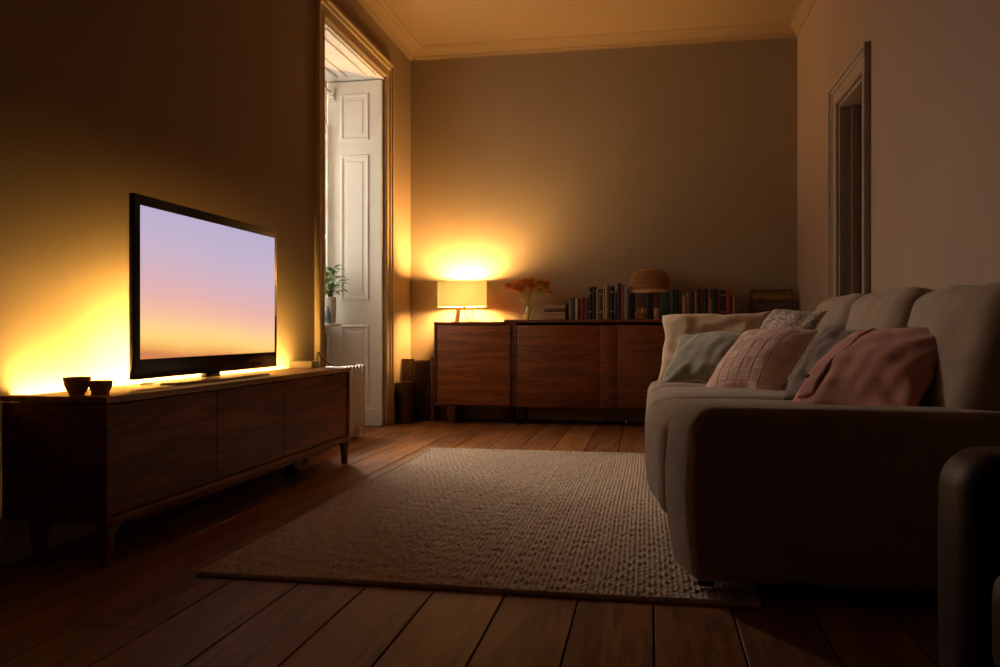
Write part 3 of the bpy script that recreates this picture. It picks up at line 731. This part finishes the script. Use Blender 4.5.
def book_row(rows, y, zt, dep, group, where):
    n = len(rows)
    for i, (pa, pb, ptop, col, cname, band) in enumerate(rows):
        a = at(pa, 320, y); b = at(pb, 320, y)
        h = at((pa + pb) / 2, ptop, y)[2] - zt
        w = (b[0] - a[0]) * .96
        o = obj('book', book_bm(w, dep + R.uniform(-.015, .012), h, band), [cover(col), PAGE, band_mat()])
        o.location = ((a[0] + b[0]) / 2, y + R.uniform(-.008, .008), zt)
        BK.append(o)
        tag(o, where % (cname, ORD[i]), 'book', group)
ORD = ['first', 'second', 'third', 'fourth', 'fifth', 'sixth', 'seventh', 'eighth', 'ninth', 'tenth', 'eleventh', 'twelfth', 'thirteenth', 'fourteenth', 'fifteenth', 'sixteenth', 'seventeenth', 'eighteenth', 'nineteenth', 'twentieth']
BLK = (.012, .011, .012); TAN = (.36, .23, .11); GRY = (.30, .28, .24); DGR = (.06, .045, .035); RED = (.36, .035, .025); BRK = (.15, .05, .03); LBR = (.36, .22, .12); DBR = (.07, .04, .025); NVY = (.02, .02, .035); PUR = (.06, .035, .045); BGR = (.20, .22, .22); GRN = (.025, .07, .055); MAR = (.09, .02, .018); CRM = (.45, .38, .27)
BY = 6.71
p = lambda x: 560 + x / 9.09
q = lambda y: 260 + y / 9.09
left = [(55, 79, 390, BLK, 'short black', 0), (80, 101, 386, TAN, 'short tan', 0), (102, 133, 345, DGR, 'dark brown', 0), (135, 166, 350, CRM, 'pale cream', 0), (168, 180, 352, BLK, 'thin black', 0), (181, 213, 345, RED, 'red', 0), (214, 259, 345, BRK, 'thick brick-brown', 0),
        (262, 290, 250, BLK, 'tall black', 1), (291, 326, 243, BLK, 'tall thick black', 0), (328, 350, 265, TAN, 'tan', 0), (352, 386, 262, DBR, 'tall dark brown', 1), (388, 408, 255, LBR, 'light brown', 0), (409, 437, 224, TAN, 'tallest tan', 0), (439, 455, 245, DBR, 'thin dark brown', 0),
        (456, 487, 237, BLK, 'black gold-banded', 1), (490, 520, 290, PUR, 'dark plum', 0), (522, 556, 212, NVY, 'tallest navy', 0), (558, 583, 225, RED, 'narrow red', 0), (585, 622, 245, BGR, 'pale grey-blue', 0)]
book_row([(p(a), p(b), q(c), col, nm, bd) for a, b, c, col, nm, bd in left], BY, SZ, .16, 'books left of the rattan basket', '%s book, %s from left in the upright row left of rattan basket')
mid = [(629.5, 634.5, 293, BLK, 'black', 0), (635, 646.5, 293, DBR, 'thick brown', 0), (647, 652, 293, BLK, 'thin black', 0), (652.5, 659.5, 293, MAR, 'dark maroon', 0), (660, 668.5, 293, GRN, 'dark green', 0)]
book_row(mid, BY + .005, SZ, .17, 'books under the rattan basket', '%s book, %s from left of those holding up the rattan basket')
BASKZ = at(650, 293, BY)[2]
p = lambda x: 650 + x / 5.88
q = lambda y: 270 + y / 5.88
right = [(122, 145, 120, GRN, 'green', 0), (147, 164, 115, BLK, 'black', 0), (166, 188, 122, DGR, 'dark grey-brown', 0), (190, 213, 150, LBR, 'short light brown', 0), (215, 229, 130, GRY, 'thin grey', 0), (231, 261, 128, DBR, 'thick dark brown', 0), (263, 277, 125, TAN, 'thin tan', 0), (279, 300, 110, MAR, 'maroon', 0),
         (302, 317, 116, DBR, 'narrow dark brown', 0), (319, 337, 110, BLK, 'tall black', 0), (339, 365, 168, TAN, 'short tan', 0), (367, 395, 112, BLK, 'thick tall black', 0), (397, 413, 120, (.22, .02, .02), 'dark red', 0), (415, 430, 118, BLK, 'black light-banded', 1), (432, 446, 118, NVY, 'navy light-banded', 1), (448, 475, 120, RED, 'bright red', 0), (477, 485, 150, BLK, 'thin short black', 0), (486, 500, 165, TAN, 'short narrow tan', 0)]
book_row([(p(a), p(b), q(c), col, nm, bd) for a, b, c, col, nm, bd in right], BY, SZ, .16, 'books right of the rattan basket', '%s book, %s from left in the upright row right of rattan basket')
a = at(655.5, 308, 6.65); h = a[2] - SZ
o = obj('book', book_bm(.04, .03, h), [cover(TAN), PAGE]); o.location = (a[0] + .01, 6.655, SZ); tag(o, 'tiny tan book standing in front of the books under the basket', 'book', 'books under the rattan basket')
# lying stack
z = SZ
for i, (hh, wd, col, nm) in enumerate(((.034, .175, TAN, 'bottom'), (.028, .168, LBR, 'second from bottom'), (.026, .172, DBR, 'second from top'), (.03, .165, TAN, 'top'))):
    bm = book_bm(hh, .12, wd)
    bmesh.ops.transform(bm, matrix=Matrix.Rotation(PI / 2, 4, 'Y'), verts=bm.verts)
    bmesh.ops.translate(bm, vec=(-wd / 2, 0, hh / 2), verts=bm.verts)
    o = obj('book', bm, [cover(col), PAGE]); o.location = (at(555, 320, 6.70)[0], 6.68 + .004 * i, z); o.rotation_euler = (0, 0, R.uniform(-.03, .03)); z += hh + .0006
    tag(o, '%s book lying in the flat stack beside the flower vase' % nm, 'book', 'lying stack of books')

# ------------------------------------------------------------------ rattan basket, ornament, picture
t = tag(empty('rattan_basket', (at(650, 290, 6.79)[0], 6.79, BASKZ)), 'domed rattan basket with wooden rim on top of the upright books', 'basket')
M['rattan'] = plain('rattan', (.56, .28, .10), .55, var=.3, scale=60)
M['rattan_in'] = plain('rattan_inner', (.16, .075, .028), .8, var=.2)
M['rimw'] = wood('rim_wood', (.50, .30, .14), (.78, .52, .27), 'X', .45, 14)
bm = NB(); lathe(bm, [(.145, 0), (.158, .002), (.166, .012), (.166, .024), (.160, .029), (.10, .030), (.0001, .030)], 56, sy=.72); obj('rim', bm, M['rimw'], t)
def dome_r(s): # s 0 bottom .. 1 top -> radius, height
    pr = [(.148, .030), (.157, .068), (.157, .108), (.147, .152), (.118, .182), (.07, .198), (.02, .193), (.0005, .191)]
    x = s * (len(pr) - 1); i = min(int(x), len(pr) - 2); f = x - i
    return pr[i][0] * (1 - f) + pr[i + 1][0] * f, pr[i][1] * (1 - f) + pr[i + 1][1] * f
bm = NB()
lathe(bm, [(dome_r(s / 24)[0] - .004, dome_r(s / 24)[1] - (.003 if s > 12 else 0)) for s in range(25)], 48, sy=.72); obj('lining', bm, M['rattan_in'], t)
bm = NB()
NR, NV = 15, 44
for i in range(NR):
    s = .02 + .86 * i / (NR - 1); r_, z_ = dome_r(s)
    pts = [((r_ + .0016 * math.cos(k * PI + i * PI)) * math.cos(2 * PI * k / NV), .72 * (r_ + .0016 * math.cos(k * PI + i * PI)) * math.sin(2 * PI * k / NV), z_) for k in range(NV + 1)]
    tube(bm, pts, .0026, 5)
for k in range(NV):
    a = 2 * PI * k / NV; pts = []
    for j in range(21):
        r_, z_ = dome_r(.9 * j / 20); pts.append((r_ * math.cos(a), .72 * r_ * math.sin(a), z_))
    tube(bm, pts, .0022, 5)
obj('weave', bm, M['rattan'], t)
bm = NB()
r4 = random.Random(4)
for i in range(9):
    c = Vector((r4.uniform(-.03, .03), r4.uniform(-.006, .006), .03 + r4.uniform(0, .045)))
    rr = r4.uniform(.012, .022); nrm = Vector((r4.uniform(-.6, .6), 1, r4.uniform(-.6, .6))).normalized(); u = nrm.orthogonal().normalized(); v = nrm.cross(u)
    tube(bm, [c + (u * math.cos(2 * PI * k / 16) + v * math.sin(2 * PI * k / 16)) * rr for k in range(17)], .0028, 6, cap=False)
box(bm, -.045, .045, -.014, .014, 0, .012, .003)
tube(bm, [(0, 0, .012), (0, 0, .06)], .004, 8); tube(bm, [(-.02, 0, .012), (-.026, 0, .05)], .003, 8); tube(bm, [(.02, 0, .012), (.028, 0, .05)], .003, 8)
M['gold'] = plain('polished_gold', (.75, .5, .22), .18, 1, .1)
o = obj('ornament', bm, M['gold']); o.location = (at(641, 318, 6.64)[0], 6.642, SZ); tag(o, 'small gilt ornament of rings in front of the books under the basket', 'ornament')

def art_mat():
    m, nt, b = newmat('abstract_painting')
    tc = N(nt, 'ShaderNodeTexCoord'); sp = N(nt, 'ShaderNodeSeparateXYZ'); nt.links.new(tc.outputs['Object'], sp.inputs[0])
    nz = N(nt, 'ShaderNodeTexNoise', Scale=14.0, Detail=3.0); nt.links.new(tc.outputs['Object'], nz.inputs['Vector'])
    a = N(nt, 'ShaderNodeMath', operation='MULTIPLY_ADD'); a.inputs[1].default_value = .10; nt.links.new(nz.outputs['Fac'], a.inputs[0]); nt.links.new(sp.outputs[2], a.inputs[2])
    mr = N(nt, 'ShaderNodeMapRange'); mr.inputs['From Min'].default_value = .04; mr.inputs['From Max'].default_value = .275; nt.links.new(a.outputs[0], mr.inputs['Value'])
    cr = N(nt, 'ShaderNodeValToRGB'); st = [(0, (.06, .035, .03)), (.25, (.11, .075, .08)), (.55, (.14, .10, .12)), (.72, (.06, .03, .025)), (.80, (.30, .18, .04)), (.92, (.24, .14, .04)), (1, (.10, .06, .03))]
    el = cr.color_ramp.elements
    while len(el) < len(st): el.new(.5)
    for e, (pp, c) in zip(el, st): e.position = pp; e.color = rgb(c)
    nt.links.new(mr.outputs[0], cr.inputs[0]); nt.links.new(cr.outputs[0], b.inputs['Base Color']); b.inputs['Roughness'].default_value = .5
    return m
c = at(772, 320, 6.86)
t = tag(empty('framed_picture', (c[0], 6.86, SZ)), 'small framed abstract picture leaning in the back right corner of the room', 'picture')
t.rotation_euler = (math.radians(-9), 0, 0)
bm = NB()
for a in ((-.165, -.153, 0, .245), (.153, .165, 0, .245)): box(bm, a[0], a[1], -.008, .01, a[2], a[3], .002, 1)
box(bm, -.153, .153, -.008, .01, 0, .012, .002, 1); box(bm, -.153, .153, -.008, .01, .233, .245, .002, 1); obj('frame', bm, M['mahog_dk'], t)
bm = NB(); box(bm, -.153, .153, -.003, .006, .012, .233); obj('painting', bm, art_mat(), t)

# ------------------------------------------------------------------ sofa
SY0, SY1 = 2.35, 4.86
t = tag(empty('sofa', (0, 0, 0)), 'large grey-brown three-seat fabric sofa along the right wall', 'sofa')
def taper(x, y, d, span, ylim):
    """the front swings back towards the near end of the sofa"""
    f = max(0.0, min(1.0, (ylim - y) / span)); w = max(0.0, min(1.0, 1 - (x - .03) / .26))
    return x + d * f ** 1.15 * w
def arc(cx, cz, r, a0, a1, n): return [(cx + r * math.cos(math.radians(a0 + (a1 - a0) * k / n)), cz + r * math.sin(math.radians(a0 + (a1 - a0) * k / n))) for k in range(n + 1)]
arm = [(1.10, .055), (.085, .055)] + [(.062, .075), (.052, .12), (.040, .20), (.034, .28), (.034, .36), (.040, .42)] + arc(.135, .452, .095, 165, 90, 8) + [(.5, .547), (.8, .545), (1.10, .545)]
for y0, y1 in ((SY0, SY0 + .19), (SY1 - .19, SY1)):
    bm = NB(); extrude_xz(bm, arm, y0, y1, .034, 6)
    if y0 < 3:
        for v in bm.verts: v.co.x = taper(v.co.x, v.co.y, .07, .19, SY0 + .20)
    ar = obj('arm', bm, M['sofa'], t, 60)
    bm = NB(); ye = y0 + .006 if y0 < 3 else y1 - .006
    ol = [(x, z) for x, z in arm[2:]]
    ins = []
    tube(bm, [(taper(x, ye, .07, .19, SY0 + .20) + (.010 if z < .5 else 0) if y0 < 3 else x + .010, ye + (.010 if y0 < 3 else -.010), z - (.009 if z > .5 else 0)) for x, z in ol[:-1]], .0055, 7)
    obj('piping', bm, M['sofa_pipe'], ar)
# base with bowed front
base = [(1.09, .06), (.10, .06), (.06, .075), (.03, .12), (.012, .18), (.004, .25), (.006, .32), (.03, .34), (1.09, .34)]
bm = NB(); extrude_xz(bm, base, SY0 + .195, SY1 - .195, .01, 2); [setattr(v.co, 'x', taper(v.co.x, v.co.y, .045, .42, 2.98)) for v in bm.verts]; obj('base', bm, M['sofa'], t, 60)
bm = NB()
bk = [(1.165, .06), (.99, .06), (.965, .5), (1.03, .80)] + arc(1.095, .81, .066, 170, 0, 8)
extrude_xz(bm, bk, SY0 + .006, SY1 - .006, .03, 4); obj('back_frame', bm, M['sofa'], t, 60)
cw = (SY1 - SY0 - .38 - .02) / 3
for i in range(3):
    yc = SY0 + .19 + .01 + cw * (i + .5)
    bm = NB(); puffy(bm, (.90, cw - .004, .205), .075, (.01, 0, .016), 18, .004, 3 + i, Matrix.Translation((.452, yc, .397)))
    # front lip drops down over the base
    puffy(bm, (.12, cw - .036, .30), .045, (.012, 0, .0), 14, .004, 9 + i, Matrix.Translation((.052, yc, .335)))
    if i == 0:
        for v in bm.verts: v.co.x = taper(v.co.x, v.co.y, .05, .45, 2.98)
    obj('seat_cushion', bm, M['sofa'], t, 80)
bw = (SY1 - SY0 - .10) / 3
for i in range(3):
    yc = SY0 + .06 + bw * (i + .5)
    mt = Matrix.Translation(((.972, .95, .945)[i], yc, (.665, .69, .70)[i])) @ Matrix.Rotation(math.radians(15), 4, 'Y')
    bm = NB(); puffy(bm, (.185, bw - .022, .47), .078, (.03, 0, .012), 22, .009, 20 + i, mt)
    bc = obj('back_cushion', bm, M['sofa'], t, 80)
    bm = NB(); hx = bw / 2 - .10
    pts = [mt @ Vector((.0, -hx + 2 * hx * k / 24,   .234 + .010 * (1 - (2 * k / 24 - 1) ** 2))) for k in range(25)]
    tube(bm, pts, .004, 6); obj('seam', bm, M['sofa_pipe'], bc)
for xx in (.16, 1.0):
    for yy in (SY0 + .12, SY1 - .12):
        bm = NB(); frustum(bm, (xx, yy, .06), (.03, .03), (xx, yy, .018 if xx < .3 else 0), (.022, .022), .003); obj('foot', bm, M['black_metal'], t)

# ------------------------------------------------------------------ cushions on the sofa
def pillow_mesh(w, h, th, seed, wr=.006, relief=None, n=56, pinch=.10, sg=1.0):
    bm = NB(); grid = {}
    for side in (1, -1):
        for i in range(n + 1):
            for j in range(n + 1):
                edge = i in (0, n) or j in (0, n)
                if edge and side == -1: grid[(side, i, j)] = grid[(1, i, j)]; continue
                u, v = -1 + 2 * i / n, -1 + 2 * j / n
                # finer near edges
                u = math.copysign(abs(u) ** .85, u); v = math.copysign(abs(v) ** .85, v)
                x = w / 2 * u * (1 - pinch * (1 - v * v) * abs(u)); y = h / 2 * v * (1 - pinch * (1 - u * u) * abs(v))
                prof_ = max(0, (1 - u ** 2) * (1 - v ** 2)); z = th / 2 * prof_ ** .5
                q = Vector((x * 5 + seed * 3.7, y * 5 + seed * 1.3, side * 2.0))
                z += wr * 1.6 * noise.noise(q) * min(1, prof_ * 3) + wr * noise.noise(Vector((x * 16 - y * 5 + seed, y * 7 + x * 3, side))) * min(1, prof_ * 4)
                # radial creases running in from the corners
                cr = abs(abs(u) - abs(v)); z -= wr * 1.2 * max(0, 1 - cr * 5) * min(1, prof_ * 6) * max(0, (abs(u) - .35))
                if relief and side == 1: z += relief(x, y) * min(1, prof_ * 5)
                sag = sg * (.02 * noise.noise(Vector((x * 4 + seed * 5.1, y * 4, 1.7))) - .03 * (u * u * v * v) + .012 * noise.noise(Vector((u * 3, v * 3, seed * 2.2))))
                x += .010 * noise.noise(Vector((y * 9, seed, 4.0))) * abs(u); y += .012 * noise.noise(Vector((x * 9, seed, 8.0))) * abs(v)
                grid[(side, i, j)] = bm.verts.new((x, y, side * z + sag))
    for side in (1, -1):
        for i in range(n):
            for j in range(n):
                f = [grid[(side, i, j)], grid[(side, i + 1, j)], grid[(side, i + 1, j + 1)], grid[(side, i, j + 1)]]
                bm.faces.new(f if side == 1 else f[::-1])
    ring = [grid[(1, i, 0)].co.copy() for i in range(n)] + [grid[(1, n, j)].co.copy() for j in range(n)] + [grid[(1, n - i, n)].co.copy() for i in range(n)] + [grid[(1, 0, n - j)].co.copy() for j in range(n)]
    return bm, ring
def pillow(name, bl, br, lean_dir, h, th, mat, label, seed, wr=.006, relief=None, pipe=None, w=None, n=56, pinch=.10, sg=1.0):
    """bl, br: ends of the bottom edge; lean_dir: direction in which the pillow rises"""
    bl, br = Vector(bl), Vector(br); ex = (br - bl); W = w or ex.length; ex.normalize()
    ey = Vector(lean_dir); ey -= ex * ey.dot(ex); ey.normalize(); ez = ex.cross(ey)
    c = (bl + br) / 2 + ey * h / 2
    bm, ring = pillow_mesh(W, h, th, seed, wr, relief, n, pinch, sg)
    o = obj(name, bm, mat, ang=80)
    o.matrix_world = Matrix(((ex.x, ey.x, ez.x, c.x), (ex.y, ey.y, ez.y, c.y), (ex.z, ey.z, ez.z, c.z), (0, 0, 0, 1)))
    tag(o, label, 'cushion', 'scatter cushions on the sofa')
    if pipe:
        bm = NB(); tube(bm, ring + [ring[0]], .006, 7, cap=False); obj('piping', bm, pipe, o)
    return o
SEAT = .512
def basket(x, y):
    """loosely pleated basket weave of rectangles"""
    g = .055; i, j = math.floor(x / g), math.floor(y / g)
    s = (y if (i + j) % 2 else x) / g * 4
    fx, fy = (x / g) % 1, (y / g) % 1
    return .0030 * (abs(math.sin(PI * s)) - .5) - (.003 if min(fx, fy) < .08 else 0)
def sprig(x, y):
    s = noise.noise(Vector((x * 30 + y * 12, y * 22 - x * 10, 3.3)))
    return .002 * s
M['beige'] = fabric('cream_linen', (.70, .56, .38), scale=700, bump=.25)
M['sage'] = fabric('sage_velvet', (.30, .285, .215), scale=700, bump=.15, var=.2, sheen=.4)
M['cream_pipe'] = fabric('cream_piping', (.68, .57, .38), scale=700)
M['blush'] = fabric('blush_weave', (.72, .49, .40), scale=700, bump=.3)
M['taupe'] = fabric('taupe_cotton', (.20, .145, .12), scale=700, bump=.3)
M['rose'] = fabric('dusty_rose_cotton', (.50, .235, .19), scale=700, bump=.3)
M['darkc'] = fabric('dark_brown_cotton', (.016, .012, .010), scale=700, bump=.3, sheen=0)
def sprig_mat():
    m, nt, b = newmat('sprigged_cotton')
    tc = N(nt, 'ShaderNodeTexCoord'); mp = N(nt, 'ShaderNodeMapping'); mp.inputs['Rotation'].default_value = (0, 0, .6); mp.inputs['Scale'].default_value = (1, 2.6, 1)
    nt.links.new(tc.outputs['Object'], mp.inputs[0])
    v = N(nt, 'ShaderNodeTexVoronoi', Scale=26.0); v.feature = 'DISTANCE_TO_EDGE'; nt.links.new(mp.outputs[0], v.inputs['Vector'])
    cr = N(nt, 'ShaderNodeValToRGB'); cr.color_ramp.elements[0].position = .06; cr.color_ramp.elements[1].position = .16
    cr.color_ramp.elements[0].color = (.27, .21, .16, 1); cr.color_ramp.elements[1].color = (.58, .49, .40, 1)
    nt.links.new(v.outputs['Distance'], cr.inputs[0]); nt.links.new(cr.outputs[0], b.inputs['Base Color']); b.inputs['Roughness'].default_value = .95
    return m
pillow('cushion', (.03, 4.47, SEAT - .02), (.60, 4.36, SEAT - .01), (.30, .42, .86), .42, .15, M['beige'], 'large cream linen cushion at the far end of the sofa behind the sage one', 1, .008)
pillow('cushion', (.035, 4.17, SEAT - .015), (.45, 3.98, SEAT - .008), (.66, .48, .60), .40, .13, M['sage'], 'sage green velvet cushion with pale piping leaning on the cream cushion', 2, .010, pipe=M['cream_pipe'], sg=.6)
pillow('cushion', (.47, 4.24, SEAT + .01), (.60, 4.00, SEAT + .0), (.44, .12, .9), .40, .12, sprig_mat(), 'sprig patterned grey and white cushion behind the blush cushion', 3, .004, sprig, w=.40)
pillow('cushion', (.232, 3.81, SEAT - .02), (.505, 3.53, SEAT - .02), (.52, .40, .62), .40, .15, M['blush'], 'blush pink cushion with raised basket-weave pleats', 4, .0022, basket, n=120, pinch=.05, sg=.25)
pillow('cushion', (.475, 3.27, SEAT - .01), (.64, 3.02, SEAT - .01), (.46, .16, .62), .345, .11, M['taupe'], 'plain taupe brown cushion behind the dusty rose cushion', 5, .007)
pillow('cushion', (.775, 3.13, SEAT + .04), (.85, 2.52, SEAT + .04), (.34, .08, .75), .275, .07, M['darkc'], 'dark brown cushion hidden behind the dusty rose cushion with tips showing', 6, .006)
RW, RH, RT = .53, .42, .14
ro = pillow('cushion', (.45, 2.99, SEAT - .01), (.72, 2.55, SEAT - .01), (.60, .24, .55), RH, RT, M['rose'], 'dusty rose pink cushion with a buttoned flap, nearest on the sofa', 7, .009, w=RW)
# flap: strip following the face of the rose cushion near its far edge
def flap():
    bm = NB(); W, h, th = RW, RH, RT
    rows = []
    for i in range(7):
        row = []
        for j in range(31):
            u = -.80 + .36 * i / 6; v = -.86 + 1.78 * j / 30
            x = W / 2 * u * (1 - .10 * (1 - v * v) * abs(u)); y = h / 2 * v * (1 - .10 * (1 - u * u) * abs(v))
            pr = max(0, (1 - u * u) * (1 - v * v)); z = th / 2 * pr ** .5 + .006 + .02 * noise.noise(Vector((x * 4 + 35.7, y * 4, 1.7))) - .03 * (u * u * v * v) + .012 * noise.noise(Vector((u * 3, v * 3, 15.4)))
            row.append(bm.verts.new((x, y, z)))
        rows.append(row)
    for a, b in zip(rows, rows[1:]):
        for j in range(30): bm.faces.new((a[j], a[j + 1], b[j + 1], b[j]))
    o = obj('flap', bm, M['rose'], ro, 80)
    md = o.modifiers.new('thick', 'SOLIDIFY'); md.thickness = .006; md.offset = -1
    for v_ in (-.6,):
        bm = NB(); lathe(bm, [(.008, 0), (.009, .002), (.0001, .004)], 14)
        b_ = obj('button', bm, M['darkc'], o); b_.location = (-.15, h / 2 * v_, .066)
flap()

# ------------------------------------------------------------------ leather armchair at the right edge
t = tag(empty('leather_armchair', (.785, 1.20, 0)), 'dark brown leather armchair at the right edge, nearest the viewer', 'armchair')
prf = [(.33, .02), (-.30, .02), (-.318, .06), (-.322, .3)] + [(-.322, .44)] + arc(-.255, .508, .066, 175, 90, 8) + [(.33, .57)]
for y0, y1 in ((.13, .29), (-.39, -.23)):
    bm = NB(); extrude_xz(bm, prf, y0, y1, .05, 5); obj('arm', bm, M['leather'], t, 60)
bm = NB(); puffy(bm, (.52, .355, .18), .05, (.01, 0, .02), 14, .003, 2, Matrix.Translation((-.04, -.05, .34))); obj('seat', bm, M['leather'], t, 80)
bm = NB(); box(bm, -.29, .31, -.225, .125, .05, .25, .01); obj('base', bm, M['leather'], t)
bm = NB(); puffy(bm, (.13, .36, .42), .05, (.02, 0, .01), 14, .003, 3, Matrix.Translation((.25, -.05, .52))); obj('backrest', bm, M['leather'], t, 80)
for xx in (-.25, .27):
    for yy in (-.33, .23):
        bm = NB(); frustum(bm, (xx, yy, .03), (.022, .022), (xx, yy, 0), (.018, .018), .002); obj('foot', bm, M['black_metal'], t)

# ------------------------------------------------------------------ light
w = bpy.data.worlds.new('dusk'); SC.world = w; w.use_nodes = True
w.node_tree.nodes['Background'].inputs[0].default_value = (.55, .52, .50, 1); w.node_tree.nodes['Background'].inputs[1].default_value = .6
al = bpy.data.lights.new('window_daylight', 'AREA'); al.shape = 'RECTANGLE'; al.size = 1.0; al.size_y = 1.8; al.energy = 19; al.color = (1.0, .90, .74)
ao = link(bpy.data.objects.new('window_daylight', al)); ao.location = (XA - .30, 5.55, 1.75); ao.rotation_euler = (0, -PI / 2, 0)
# extra lamp added outside the window, slanting down to brighten rug and sofa
al = bpy.data.lights.new('rug_sofa_fill', 'AREA'); al.shape = 'RECTANGLE'; al.size = 1.6; al.size_y = 1.4; al.energy = 400; al.color = (1.0, .83, .70)
ao = link(bpy.data.objects.new('rug_sofa_fill', al)); ao.location = (-3.3, 6.75, 3.1); ao.rotation_euler = (Vector((-.2, 3.2, .2)) - Vector(ao.location)).to_track_quat('-Z', 'Y').to_euler()

# ------------------------------------------------------------------ camera and view
cam = bpy.data.cameras.new('camera'); cam.sensor_width = 36; cam.lens = F / 1000 * 36; cam.shift_y = -.0025; cam.clip_start = .02
co = link(bpy.data.objects.new('camera', cam)); co.location = (0, 0, EYE); co.rotation_euler = (PI / 2, 0, TH)
SC.camera = co
vs = SC.view_settings; vs.view_transform = 'Standard'; vs.look = 'None'; vs.gamma = 1; vs.exposure = 0; vs.use_curve_mapping = False
SC.cycles.use_denoising = True; SC.cycles.max_bounces = 10; SC.cycles.diffuse_bounces = 6; SC.cycles.transparent_max_bounces = 16
SC.cycles.sample_clamp_indirect = 6; SC.cycles.caustics_reflective = False; SC.cycles.caustics_refractive = False
